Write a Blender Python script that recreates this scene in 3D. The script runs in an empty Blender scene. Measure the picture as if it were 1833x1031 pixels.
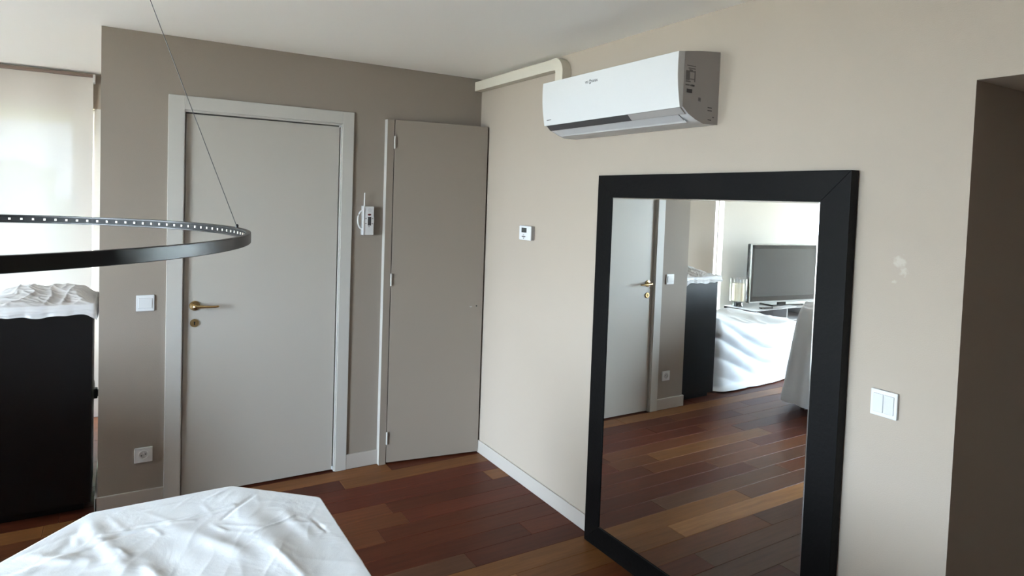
import bpy, bmesh, math, random
import numpy as np
from math import sin, cos, pi, radians, hypot, exp, atan2
from mathutils import Vector, Matrix, noise

random.seed(7)
scn = bpy.context.scene
COL = scn.collection

# ------------------------------------------------------------------ camera
cam_d = bpy.data.cameras.new('camera')
cam = bpy.data.objects.new('camera', cam_d)
COL.objects.link(cam)
cam_d.sensor_width = 36.0
cam_d.lens = 1167.3645 * 36.0 / 1833.0
cam_d.shift_y = -(515.5 - 406.3677) / 1833.0
cam_d.clip_start = 0.02
_r = (0.8564538868352463, -0.5150544237663991, 0.0347229071862026)
_u = (-0.00876592116422355, 0.05274322897305335, 0.9985696322358488)
_f = (0.5161491047661922, 0.8555332210710223, -0.04065721698419208)
cam.matrix_world = Matrix(((_r[0], _u[0], -_f[0], -1.9882), (_r[1], _u[1], -_f[1], -3.7265),
                           (_r[2], _u[2], -_f[2], 1.6170), (0, 0, 0, 1)))
scn.camera = cam

# ------------------------------------------------------------------ world, light, exposure
world = bpy.data.worlds.new('overcast_sky')
scn.world = world
world.use_nodes = True
_bg = world.node_tree.nodes['Background']
_bg.inputs[0].default_value = (0.815, 0.94, 1.13, 1)
_bg.inputs[1].default_value = 22.0

def window_portal(name, loc, rot, sx, sy):
    l = bpy.data.lights.new(name, 'AREA')
    l.shape = 'RECTANGLE'; l.size = sx; l.size_y = sy
    l.cycles.is_portal = True
    o = bpy.data.objects.new(name, l); COL.objects.link(o)
    o.location = loc; o.rotation_euler = rot
    return o
window_portal('daylight_portal', (-8.77, .175, 1.04), (0, radians(-90), 0), 2.0, 2.05)
window_portal('daylight_portal', (-5.37, -2.45, 1.12), (0, radians(-90), 0), 2.16, 1.7)
window_portal('daylight_portal', (-2.92, 1.90, 1.12), (radians(-90), 0, 0), 1.6, 2.2)
window_portal('daylight_portal', (-4.325, 1.90, 1.20), (radians(-90), 0, 0), .15, 2.3)

scn.view_settings.view_transform = 'Standard'
scn.view_settings.look = 'None'
scn.view_settings.gamma = 1.0
scn.view_settings.use_curve_mapping = False
scn.view_settings.exposure = 1.62
scn.cycles.use_denoising = True
scn.cycles.max_bounces = 10
scn.cycles.diffuse_bounces = 6
scn.cycles.glossy_bounces = 5
scn.cycles.transparent_max_bounces = 12
scn.cycles.sample_clamp_indirect = 8.0
scn.cycles.caustics_reflective = False
scn.cycles.caustics_refractive = False

# ------------------------------------------------------------------ materials
MATS = {}
def srgb(r, g, b):
    f = lambda c: (c / 255 / 12.92) if c / 255 <= .04045 else ((c / 255 + .055) / 1.055) ** 2.4
    return (f(r), f(g), f(b), 1)

def mat(name, col, rough=.6, metal=0.0, bump=0.0, bscale=200., var=0.0, vscale=4., spec=.5, coat=0.0, emit=None, estr=0.0):
    m = bpy.data.materials.new(name); m.use_nodes = True
    nt = m.node_tree; b = nt.nodes['Principled BSDF']
    b.inputs['Base Color'].default_value = col
    b.inputs['Roughness'].default_value = rough
    b.inputs['Metallic'].default_value = metal
    b.inputs['Specular IOR Level'].default_value = spec
    b.inputs['Coat Weight'].default_value = coat
    if emit:
        b.inputs['Emission Color'].default_value = emit
        b.inputs['Emission Strength'].default_value = estr
    tc = nt.nodes.new('ShaderNodeTexCoord')
    if var > 0:
        n = nt.nodes.new('ShaderNodeTexNoise'); n.inputs['Scale'].default_value = vscale; n.inputs['Detail'].default_value = 5
        nt.links.new(tc.outputs['Object'], n.inputs['Vector'])
        mr = nt.nodes.new('ShaderNodeMapRange')
        mr.inputs['To Min'].default_value = 1 - var; mr.inputs['To Max'].default_value = 1 + var
        nt.links.new(n.outputs['Fac'], mr.inputs['Value'])
        vm = nt.nodes.new('ShaderNodeVectorMath'); vm.operation = 'SCALE'
        vm.inputs[0].default_value = col[:3]
        nt.links.new(mr.outputs['Result'], vm.inputs['Scale'])
        nt.links.new(vm.outputs['Vector'], b.inputs['Base Color'])
    if bump > 0:
        n = nt.nodes.new('ShaderNodeTexNoise'); n.inputs['Scale'].default_value = bscale; n.inputs['Detail'].default_value = 3
        nt.links.new(tc.outputs['Object'], n.inputs['Vector'])
        bp = nt.nodes.new('ShaderNodeBump'); bp.inputs['Strength'].default_value = bump; bp.inputs['Distance'].default_value = .002
        nt.links.new(n.outputs['Fac'], bp.inputs['Height'])
        nt.links.new(bp.outputs['Normal'], b.inputs['Normal'])
    MATS[name] = m
    return m

WALLC = (0.362, 0.306, 0.252, 1)
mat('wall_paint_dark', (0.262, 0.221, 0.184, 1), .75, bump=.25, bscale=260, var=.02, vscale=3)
mat('wall_paint', WALLC, .75, bump=.25, bscale=260, var=.02, vscale=3)
mat('ceiling_paint', (0.90, 0.89, 0.865, 1), .85, bump=.08, bscale=200)
mat('baseboard_paint', (0.40, 0.365, 0.33, 1), .45)
mat('casing_paint', (0.46, 0.445, 0.415, 1), .45)
mat('door_paint', (0.43, 0.405, 0.365, 1), .42, bump=.04, bscale=150)
mat('cupboard_paint', (0.252, 0.212, 0.175, 1), .5, bump=.04, bscale=150)
mat('shadow_black', (0.006, 0.006, 0.006, 1), .8)
mat('white_plastic', (0.62, 0.625, 0.63, 1), .28)
mat('white_gloss', (0.60, 0.605, 0.605, 1), .2, coat=.3)
mat('louvre_grey', (0.46, 0.46, 0.47, 1), .4)
mat('grey_plastic', (0.33, 0.31, 0.30, 1), .5)
mat('light_grey_plastic', (0.55, 0.55, 0.56, 1), .4)
mat('dark_print', (0.045, 0.043, 0.045, 1), .5)
mat('grey_print', (0.12, 0.11, 0.11, 1), .5)
mat('red_print', (0.11, 0.02, 0.02, 1), .4)
mat('lcd', (0.045, 0.048, 0.045, 1), .2)
mat('brass', (0.55, 0.40, 0.20, 1), .26, metal=1.0)
mat('duct_cream', (0.56, 0.52, 0.44, 1), .45)
mat('black_metal', (0.005, 0.005, 0.0055, 1), .30, metal=0.0, spec=.32)
mat('led_channel', (0.008, 0.008, 0.0085, 1), .5, metal=.0, spec=.15)
mat('led_chip', (0.85, 0.82, 0.74, 1), .3)
mat('steel_wire', (0.12, 0.12, 0.125, 1), .4, metal=.6)
mat('black_oak', (0.0036, 0.0032, 0.0031, 1), .5, spec=.10, bump=.35, bscale=60, var=.25, vscale=30)
mat('dust_sheet_cloth', (0.735, 0.765, 0.80, 1), .8, bump=.12, bscale=500)
mat('frame_white', (0.62, 0.60, 0.58, 1), .45)
mat('headrail_shadow_brown', (0.20, 0.14, 0.11, 1), .5)  # tone of the shaded gap between ceiling and blind
mat('tv_bezel', (0.012, 0.013, 0.014, 1), .18, coat=.5)
mat('tv_silver', (0.55, 0.57, 0.58, 1), .25, metal=.6)
mat('tv_screen', (0.05, 0.058, 0.062, 1), .18, spec=.9)
mat('wenge', (0.0045, 0.0036, 0.0032, 1), .36, spec=.2, bump=.1, bscale=60, var=.2, vscale=20)
mat('bench_white', (0.62, 0.62, 0.62, 1), .2)
mat('candle_wax', (0.80, 0.72, 0.52, 1), .45)
mat('paper', (0.72, 0.72, 0.72, 1), .6)
mat('terrace', (0.40, 0.35, 0.27, 1), .8, var=.06)
mat('leaf_green', (0.16, 0.26, 0.10, 1), .7, var=.35, vscale=6)
mat('cable_black', (0.008, 0.008, 0.008, 1), .45)
mat('wall_white', (0.74, 0.71, 0.65, 1), .8, bump=.1)
mat('wood_leg', (0.09, 0.05, 0.03, 1), .5)

def crumple(name, scale, dist, strength):
    m = MATS[name]; nt = m.node_tree; b = nt.nodes['Principled BSDF']
    prev = b.inputs['Normal'].links[0].from_socket if b.inputs['Normal'].links else None
    tc = nt.nodes.new('ShaderNodeTexCoord'); n = nt.nodes.new('ShaderNodeTexNoise')
    n.inputs['Scale'].default_value = scale; n.inputs['Detail'].default_value = 4; n.inputs['Distortion'].default_value = .7; n.inputs['Roughness'].default_value = .55
    nt.links.new(tc.outputs['Object'], n.inputs['Vector'])
    bp = nt.nodes.new('ShaderNodeBump'); bp.inputs['Distance'].default_value = dist; bp.inputs['Strength'].default_value = strength
    nt.links.new(n.outputs['Fac'], bp.inputs['Height'])
    if prev: nt.links.new(prev, bp.inputs['Normal'])
    nt.links.new(bp.outputs['Normal'], b.inputs['Normal'])

def special_materials():
    crumple('dust_sheet_cloth', 8, .010, .30)
    # mirror glass
    m = mat('mirror_silver', (0.86, 0.885, 0.87, 1), 0.0, metal=1.0)
    # bevel of the mirror glass
    mat('mirror_bevel', (0.9, 0.92, 0.92, 1), 0.12, metal=1.0)
    # window glass: thin pane, mostly clear
    m = bpy.data.materials.new('window_glass'); m.use_nodes = True; MATS['window_glass'] = m
    nt = m.node_tree; nt.nodes.clear()
    o = nt.nodes.new('ShaderNodeOutputMaterial'); mx = nt.nodes.new('ShaderNodeMixShader')
    t = nt.nodes.new('ShaderNodeBsdfTransparent'); t.inputs[0].default_value = (.94, .97, .96, 1)
    g = nt.nodes.new('ShaderNodeBsdfGlossy'); g.inputs['Roughness'].default_value = .02
    mx.inputs[0].default_value = .06
    nt.links.new(t.outputs[0], mx.inputs[1]); nt.links.new(g.outputs[0], mx.inputs[2]); nt.links.new(mx.outputs[0], o.inputs[0])
    # hurricane glass
    m2 = m.copy(); m2.name = 'clear_glass'; MATS['clear_glass'] = m2
    for n in m2.node_tree.nodes:
        if n.type == 'MIX_SHADER': n.inputs[0].default_value = .10
        if n.type == 'BSDF_TRANSPARENT': n.inputs[0].default_value = (.985, .985, .98, 1)
    # roller blind screen fabric: diffuse + translucent weave with fine openings
    m = bpy.data.materials.new('blind_fabric'); m.use_nodes = True; MATS['blind_fabric'] = m
    nt = m.node_tree; nt.nodes.clear()
    o = nt.nodes.new('ShaderNodeOutputMaterial')
    df = nt.nodes.new('ShaderNodeBsdfDiffuse'); df.inputs[0].default_value = (.62, .57, .52, 1)
    tl = nt.nodes.new('ShaderNodeBsdfTranslucent'); tl.inputs[0].default_value = (.56, .62, .62, 1)
    tr = nt.nodes.new('ShaderNodeBsdfTransparent'); tr.inputs[0].default_value = (.95, .97, .97, 1)
    a = nt.nodes.new('ShaderNodeMixShader'); a.inputs[0].default_value = .019
    b = nt.nodes.new('ShaderNodeMixShader'); b.inputs[0].default_value = .0032
    nt.links.new(df.outputs[0], a.inputs[1]); nt.links.new(tl.outputs[0], a.inputs[2])
    nt.links.new(a.outputs[0], b.inputs[1]); nt.links.new(tr.outputs[0], b.inputs[2]); nt.links.new(b.outputs[0], o.inputs[0])
    # sunlit awning cloth lets light through
    m = bpy.data.materials.new('awning_yellow'); m.use_nodes = True; MATS['awning_yellow'] = m
    nt = m.node_tree; nt.nodes.clear(); o = nt.nodes.new('ShaderNodeOutputMaterial')
    df = nt.nodes.new('ShaderNodeBsdfDiffuse'); df.inputs[0].default_value = (.62, .60, .24, 1)
    tl = nt.nodes.new('ShaderNodeBsdfTranslucent'); tl.inputs[0].default_value = (.78, .76, .34, 1)
    a = nt.nodes.new('ShaderNodeMixShader'); a.inputs[0].default_value = .6
    nt.links.new(df.outputs[0], a.inputs[1]); nt.links.new(tl.outputs[0], a.inputs[2]); nt.links.new(a.outputs[0], o.inputs[0])
    # thin plastic film
    m = bpy.data.materials.new('plastic_film'); m.use_nodes = True; MATS['plastic_film'] = m
    nt = m.node_tree; bs = nt.nodes['Principled BSDF']
    bs.inputs['Base Color'].default_value = (.80, .79, .79, 1); bs.inputs['Roughness'].default_value = .32
    tl = nt.nodes.new('ShaderNodeBsdfTranslucent'); tl.inputs[0].default_value = (.85, .83, .82, 1)
    mx = nt.nodes.new('ShaderNodeMixShader'); mx.inputs[0].default_value = .4
    nt.links.new(bs.outputs[0], mx.inputs[1]); nt.links.new(tl.outputs[0], mx.inputs[2])
    nt.links.new(mx.outputs[0], nt.nodes['Material Output'].inputs[0])
    # parquet: colour of each plank comes from the plank object, grain runs along X
    m = bpy.data.materials.new('parquet_wood'); m.use_nodes = True; MATS['parquet_wood'] = m
    nt = m.node_tree; bs = nt.nodes['Principled BSDF']
    tc = nt.nodes.new('ShaderNodeTexCoord'); oi = nt.nodes.new('ShaderNodeObjectInfo')
    geo = nt.nodes.new('ShaderNodeNewGeometry')
    mp = nt.nodes.new('ShaderNodeMapping'); mp.inputs['Scale'].default_value = (2.2, 30, 30)
    nt.links.new(geo.outputs['Position'], mp.inputs['Vector'])
    n1 = nt.nodes.new('ShaderNodeTexNoise'); n1.inputs['Scale'].default_value = 1.6; n1.inputs['Detail'].default_value = 6; n1.inputs['Roughness'].default_value = .65
    n1.noise_dimensions = '4D'
    nt.links.new(mp.outputs['Vector'], n1.inputs['Vector'])
    mul = nt.nodes.new('ShaderNodeMath'); mul.operation = 'MULTIPLY'; mul.inputs[1].default_value = 17
    nt.links.new(oi.outputs['Random'], mul.inputs[0]); nt.links.new(mul.outputs[0], n1.inputs['W'])
    mr = nt.nodes.new('ShaderNodeMapRange'); mr.inputs['From Min'].default_value = .25; mr.inputs['From Max'].default_value = .75
    mr.inputs['To Min'].default_value = .72; mr.inputs['To Max'].default_value = 1.25
    nt.links.new(n1.outputs['Fac'], mr.inputs['Value'])
    vm = nt.nodes.new('ShaderNodeVectorMath'); vm.operation = 'SCALE'
    nt.links.new(oi.outputs['Color'], vm.inputs[0]); nt.links.new(mr.outputs['Result'], vm.inputs['Scale'])
    nt.links.new(vm.outputs['Vector'], bs.inputs['Base Color'])
    bs.inputs['Roughness'].default_value = .40
    bs.inputs['Specular IOR Level'].default_value = .14
    bp = nt.nodes.new('ShaderNodeBump'); bp.inputs['Strength'].default_value = .12; bp.inputs['Distance'].default_value = .001
    nt.links.new(n1.outputs['Fac'], bp.inputs['Height']); nt.links.new(bp.outputs['Normal'], bs.inputs['Normal'])
    # right wall: same paint with pale filler scuffs near the double switch
    m = MATS['wall_paint'].copy(); m.name = 'wall_paint_scuffed'; MATS['wall_paint_scuffed'] = m
    nt = m.node_tree; bs = nt.nodes['Principled BSDF']
    src = bs.inputs['Base Color'].links[0].from_socket
    geo = nt.nodes.new('ShaderNodeNewGeometry')
    prev = src
    for (cy, cz, rad, amt) in ((-2.668, 1.476, .017, .18), (-2.680, 1.448, .012, .16), (-2.655, 1.415, .006, .14)):
        vs = nt.nodes.new('ShaderNodeVectorMath'); vs.operation = 'DISTANCE'
        nz = nt.nodes.new('ShaderNodeTexNoise'); nz.inputs['Scale'].default_value = 70
        nt.links.new(geo.outputs['Position'], nz.inputs['Vector'])
        ad = nt.nodes.new('ShaderNodeVectorMath'); ad.operation = 'MULTIPLY_ADD'
        nt.links.new(nz.outputs['Color'], ad.inputs[0]); ad.inputs[1].default_value = (0, .03, .03)
        nt.links.new(geo.outputs['Position'], ad.inputs[2])
        vs.inputs[1].default_value = (0, cy + .015, cz + .015)
        nt.links.new(ad.outputs[0], vs.inputs[0])
        mr = nt.nodes.new('ShaderNodeMapRange'); mr.interpolation_type = 'SMOOTHSTEP'
        mr.inputs['From Min'].default_value = rad * .4; mr.inputs['From Max'].default_value = rad * 1.3
        mr.inputs['To Min'].default_value = amt; mr.inputs['To Max'].default_value = 0
        nt.links.new(vs.outputs['Value'], mr.inputs['Value'])
        mx = nt.nodes.new('ShaderNodeMix'); mx.data_type = 'RGBA'
        nt.links.new(mr.outputs['Result'], mx.inputs[0]); nt.links.new(prev, mx.inputs[6])
        mx.inputs[7].default_value = (.75, .74, .72, 1)
        prev = mx.outputs[2]
    nt.links.new(prev, bs.inputs['Base Color'])
special_materials()

# ------------------------------------------------------------------ helpers
def link(name, me, m, parent=None, smooth=False, color=None):
    o = bpy.data.objects.new(name, me); COL.objects.link(o)
    if m is not None: me.materials.append(MATS[m])
    if parent is not None: o.parent = parent
    if smooth:
        for p in me.polygons: p.use_smooth = True
    if color: o.color = color
    return o

def tag(o, label=None, cat=None, group=None, kind=None):
    if label: o['label'] = label
    if cat: o['category'] = cat
    if group: o['group'] = group
    if kind: o['kind'] = kind
    return o

def empty(name, loc=(0, 0, 0), rz=0):
    o = bpy.data.objects.new(name, None); COL.objects.link(o)
    o.location = loc; o.rotation_euler = (0, 0, rz); o.empty_display_size = .1
    return o

def box(bm, x0, x1, y0, y1, z0, z1, bev=0.0, seg=2):
    b = bmesh.new()
    vs = [b.verts.new((x, y, z)) for z in (z0, z1) for y in (y0, y1) for x in (x0, x1)]
    for f in ((0, 2, 3, 1), (4, 5, 7, 6), (0, 1, 5, 4), (2, 6, 7, 3), (0, 4, 6, 2), (1, 3, 7, 5)):
        b.faces.new([vs[i] for i in f])
    if bev > 0: bmesh.ops.bevel(b, geom=b.edges[:], offset=bev, segments=seg, affect='EDGES', profile=.5)
    bmesh.ops.recalc_face_normals(b, faces=b.faces[:])
    merge(bm, b)
    return bm

def merge(dst, src):
    me = bpy.data.meshes.new('tmp'); src.to_mesh(me); src.free(); dst.from_mesh(me); bpy.data.meshes.remove(me)

def prism(bm, pts, axis, a0, a1, bev=0.0, seg=2):
    """extrude a 2-D outline along an axis ('x': pts are (y,z); 'y': (x,z); 'z': (x,y))"""
    b = bmesh.new()
    def P(p, a):
        return {'x': (a, p[0], p[1]), 'y': (p[0], a, p[1]), 'z': (p[0], p[1], a)}[axis]
    v0 = [b.verts.new(P(p, a0)) for p in pts]; v1 = [b.verts.new(P(p, a1)) for p in pts]
    b.faces.new(v0); b.faces.new(v1[::-1])
    n = len(pts)
    for i in range(n): b.faces.new((v0[i], v1[i], v1[(i + 1) % n], v0[(i + 1) % n]))
    bmesh.ops.recalc_face_normals(b, faces=b.faces[:])
    if bev > 0:
        es = [e for e in b.edges if len(e.link_faces) == 2 and e.calc_face_angle(0) > .5]
        bmesh.ops.bevel(b, geom=es, offset=bev, segments=seg, affect='EDGES', profile=.5)
    merge(bm, b); return bm

def lathe(bm, prof, c, axis='z', n=32):
    """prof: (radius, height) from one end to the other"""
    b = bmesh.new(); rings = []
    for r, h in prof:
        ring = []
        for i in range(n):
            a = 2 * pi * i / n
            p = (r * cos(a), r * sin(a), h)
            if axis == 'y': p = (p[0], p[2], p[1])
            if axis == 'x': p = (p[2], p[0], p[1])
            ring.append(b.verts.new((c[0] + p[0], c[1] + p[1], c[2] + p[2])))
        rings.append(ring)
    for q in range(len(rings) - 1):
        for i in range(n):
            b.faces.new((rings[q][i], rings[q][(i + 1) % n], rings[q + 1][(i + 1) % n], rings[q + 1][i]))
    if prof[0][0] > 1e-6: b.faces.new(rings[0])
    if prof[-1][0] > 1e-6: b.faces.new(rings[-1])
    bmesh.ops.remove_doubles(b, verts=b.verts[:], dist=1e-7)
    bmesh.ops.recalc_face_normals(b, faces=b.faces[:])
    merge(bm, b); return bm

def tube(bm, path, rad, n=10):
    b = bmesh.new(); rings = []
    path = [Vector(p) for p in path]
    for i, p in enumerate(path):
        t = (path[min(i + 1, len(path) - 1)] - path[max(i - 1, 0)]).normalized()
        up = Vector((0, 0, 1)) if abs(t.z) < .95 else Vector((1, 0, 0))
        s = t.cross(up).normalized(); u = s.cross(t).normalized()
        r = rad[i] if isinstance(rad, (list, tuple)) else rad
        ru, rs = (r if isinstance(r, tuple) else (r, r))
        rings.append([b.verts.new(p + s * (cos(2 * pi * k / n) * rs) + u * (sin(2 * pi * k / n) * ru)) for k in range(n)])
    for q in range(len(rings) - 1):
        for i in range(n):
            b.faces.new((rings[q][i], rings[q][(i + 1) % n], rings[q + 1][(i + 1) % n], rings[q + 1][i]))
    b.faces.new(rings[0][::-1]); b.faces.new(rings[-1])
    bmesh.ops.recalc_face_normals(b, faces=b.faces[:])
    merge(bm, b); return bm

def done(name, bm, m, parent=None, smooth=False):
    me = bpy.data.meshes.new(name); bm.to_mesh(me); bm.free()
    o = link(name, me, m, parent)
    if smooth:
        for p in me.polygons: p.use_smooth = True
        me.set_sharp_from_angle(angle=radians(38))
        wn = o.modifiers.new('weighted_normals', 'WEIGHTED_NORMAL'); wn.keep_sharp = True; wn.weight = 100
    return o

def bx(name, m, parent, *a, bev=0.0, smooth=False):
    return done(name, box(bmesh.new(), *a, bev=bev), m, parent, smooth or bev > 0)

def struct(o, label, cat):
    return tag(o, label, cat, kind='structure')

H = 2.383       # ceiling height
XL = -2.068     # free end of the back wall
YW = 1.62       # window wall
XW = -8.60      # left wall
YF = -5.6       # wall behind the camera
YO = -2.842     # passage starts
ZO = 1.987      # passage height
W3A, W3B = -.85, 1.20   # window in the far left wall
XN, W4A, W4B = -5.20, -3.30, -1.60   # nearer left wall and its window

# ------------------------------------------------------------------ room shell
def shell():
    # ceiling
    b = bmesh.new(); box(b, XN - .2, 1.7, YF - .2, YW + .3, H, H + .12); box(b, XW - .2, XN - .2, -1.25, YW + .3, H, H + .12)
    struct(done('ceiling', b, 'ceiling_paint'), 'smooth white painted ceiling over the whole room', 'ceiling')
    # back wall, with a recess for the door and a hollow behind the cupboard
    b = bmesh.new()
    box(b, XL, -1.715, 0, .14, 0, H); box(b, -1.715, -.889, 0, .14, 2.014, H); box(b, -1.715, -.889, .085, .14, 0, 2.014)
    box(b, -.889, -.60, 0, .14, 0, H); box(b, -.60, -.02, 0, .14, 2.04, H); box(b, -.02, .14, 0, .14, 0, H)
    box(b, -.64, -.60, .14, .40, 0, 2.1); box(b, -.02, .02, .14, .40, 0, 2.1); box(b, -.64, .02, .40, .44, 0, 2.1); box(b, -.64, .02, .14, .44, 2.06, 2.1)
    box(b, XL, XL + .14, .14, YW, 0, H)
    struct(done('wall_back', b, 'wall_paint_dark'), 'taupe back wall with the flush door and tall cupboard door', 'wall')
    # right wall with the passage opening
    b = bmesh.new()
    box(b, 0, .14, YO, 0, 0, H); box(b, 0, .14, -3.85, YO, ZO, H); box(b, 0, .14, YF, -3.85, 0, H)
    struct(done('wall_right', b, 'wall_paint_scuffed'), 'light taupe right wall carrying the air conditioner and the mirror', 'wall')
    b = bmesh.new()
    box(b, .14, 1.6, YO, YO + .12, 0, H); box(b, .14, 1.6, -3.97, -3.85, 0, H); box(b, 1.5, 1.62, -3.97, YO + .12, 0, H)
    box(b, .14, 1.6, -3.85, YO, ZO, ZO + .1)
    struct(done('wall_passage', b, 'wall_paint'), 'dark unlit passage wall inside the opening at far right', 'wall')
    # window wall: taupe pier beside the window, paler wall behind the television
    b = bmesh.new()
    box(b, -3.72, XL, YW, YW + .22, 2.145, H)
    box(b, -4.25, -3.72, YW, YW + .22, 0, H); box(b, -4.40, -4.25, YW, YW + .22, 2.33, H); box(b, -4.40, -4.25, YW, YW + .22, 0, .08)
    struct(done('wall_window', b, 'wall_paint'), 'taupe window wall pier between the blind and the bright slit in the mirror', 'wall')
    b = bmesh.new(); box(b, XW - .2, -4.40, YW, YW + .22, 0, H)
    struct(done('wall_television', b, 'wall_white'), 'pale wall behind the television, seen in the mirror', 'wall')
    b = bmesh.new(); box(b, XL - .072, XL + .14, YW, YW + .22, 0, 2.145)
    struct(done('trim_1', b, 'frame_white'), 'pale window jamb beside the roller blind', 'trim')
    # left wall with the wide window
    b = bmesh.new()
    box(b, XW - .2, XW, -1.25, W3A, 0, H); box(b, XW - .2, XW, W3B, YW, 0, H)
    box(b, XW - .2, XW, W3A, W3B, 2.02, H); box(b, XW - .2, XW, W3A, W3B, 0, .06)
    struct(done('wall_left', b, 'wall_paint'), 'taupe far left wall with a window', 'wall')
    b = bmesh.new(); box(b, XN - .2, XN, YF, W4A, 0, H); box(b, XN - .2, XN, W4B, -1.05, 0, H); box(b, XN - .2, XN, W4A, W4B, 2.2, H); box(b, XN - .2, XN, W4A, W4B, 0, .04)
    box(b, XW, XN - .2, -1.25, -1.05, 0, H)
    struct(done('wall_corner', b, 'wall_paint'), 'taupe projecting left wall with a tall window beside the table', 'wall')
    b = bmesh.new(); box(b, XN - .2, 1.7, YF - .2, YF, 0, H)
    struct(done('wall_front', b, 'wall_paint'), 'plain taupe wall closing the room opposite the door', 'wall')
    # baseboards
    b = bmesh.new()
    box(b, XL - .012, -1.7806, -.012, 0, 0, .088, bev=.003); box(b, XL - .012, XL, -.012, .55, 0, .088, bev=.003)
    box(b, -.8325, -.6406, -.012, 0, 0, .088, bev=.003)
    struct(done('baseboard_back', b, 'baseboard_paint'), 'taupe baseboard along the back wall beside the door', 'baseboard')
    b = bmesh.new(); box(b, -.0095, 0, YO, 0, 0, .081, bev=.003)
    struct(done('baseboard_right', b, 'baseboard_paint'), 'pale baseboard along the right wall running behind the mirror', 'baseboard')
    b = bmesh.new(); box(b, -4.25, -3.72, YW - .012, YW, 0, .088, bev=.003); box(b, XW, -4.4, YW - .012, YW, 0, .088, bev=.003)
    struct(done('baseboard_window', b, 'baseboard_paint'), 'baseboard under the window wall behind the television', 'baseboard')
shell()

# ------------------------------------------------------------------ parquet floor
def floor():
    root = empty('floor'); struct(root, 'red-brown plank parquet floor running parallel to the back wall', 'floor')
    bx('subfloor', 'shadow_black', root, XN - .2, 1.7, YF - .2, YW + .2, -.08, -.018); bx('subfloor', 'shadow_black', root, XW - .2, XN - .2, -1.25, YW + .2, -.08, -.018)
    TONE = {'d': (.074, .0185, .0080), 'r': (.092, .0222, .0100), 'm': (.110, .037, .0145), 'l': (.165, .068, .023), 't': (.27, .130, .048), 'g': (.095, .042, .023)}
    P = .1255; Y0 = -.0125
    # (joint positions from the right wall, tones from the right wall)
    spec = {0: ([-.593, -1.35, -2.28], 'dlll'), 1: ([-.908, -1.75, -2.6], 'ldmd'), 2: ([-1.42, -2.35], 'rdm'), 3: ([-.12, -1.80, -2.39], 'lrmm'),
            4: ([-.775, -2.05], 'dmd'), 5: ([-.735, -1.07, -2.2], 'rmlr'), 6: ([-.905, -1.9], 'dmd'), 7: ([-1.34, -2.5], 'dmr'),
            8: ([-.253, -1.55, -2.4], 'rdgd'), 9: ([-.625, -1.70], 'dgm'), 10: ([-1.16, -2.1], 'lgm'), 11: ([-.50, -1.75], 'ltm'),
            12: ([-.998, -2.2], 'mgd'), 13: ([-.42, -1.6], 'rgd'), 14: ([-1.25, -2.3], 'ggd'), 15: ([-.7, -1.9], 'dgm')}
    rest = bmesh.new()
    rnd = random.Random(11)
    for k in range(-13, 45):
        yb = Y0 - P * k; ya = yb - P
        if k in spec:
            js, ts = list(spec[k][0]), list(spec[k][1])
        else:
            js, ts = [], []
            x = -rnd.uniform(.2, 1.3)
            while x > -2.9: js.append(x); x -= rnd.uniform(.7, 1.6)
            ts = [rnd.choice('ddrmmgl') for _ in range(len(js) + 1)]
        x = js[-1] - rnd.uniform(.9, 1.5) if js else -1.2
        while x > XW: js.append(x); x -= rnd.uniform(.9, 1.6)
        while len(ts) < len(js) + 1: ts.append(rnd.choice('ddrmmg'))
        lim = XW if yb > -1.2 else XN
        js = [q for q in js if q > lim + .1]; xs = [0.0] + js + [lim]
        if yb > .6: xs = [q for q in xs if q < XL] ; xs = [XL + .0] + xs; ts = ts[-(len(xs) - 1):]
        for i in range(len(xs) - 1):
            x1, x0 = xs[i], xs[i + 1]
            if x1 - x0 < .05: continue
            c = TONE[ts[i]]; v = rnd.uniform(.9, 1.12)
            col = (c[0] * v, c[1] * v * rnd.uniform(.96, 1.04), c[2] * v, 1)
            near = (-3 <= k <= 24) and x1 > -4.2
            dz = rnd.uniform(-.0004, .0004)
            y1 = min(yb, YW)
            if near:
                b = bmesh.new(); box(b, x0 + .0006, x1 - .0006, ya + .0006, y1 - .0006, -.018, dz, bev=.0012, seg=1)
                o = done('plank', b, 'parquet_wood', root); o.color = col
            else:
                box(rest, x0 + .0006, x1 - .0006, ya + .0006, y1 - .0006, -.018, dz)
    # passage floor
    for k in range(22, 31):
        yb = Y0 - P * k; box(rest, 0, 1.6, yb - P + .0006, yb - .0006, -.018, 0)
    o = done('planks_beyond', rest, 'parquet_wood', root); o.color = (.085, .033, .017, 1); o['kind'] = 'stuff'
floor()

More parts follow.
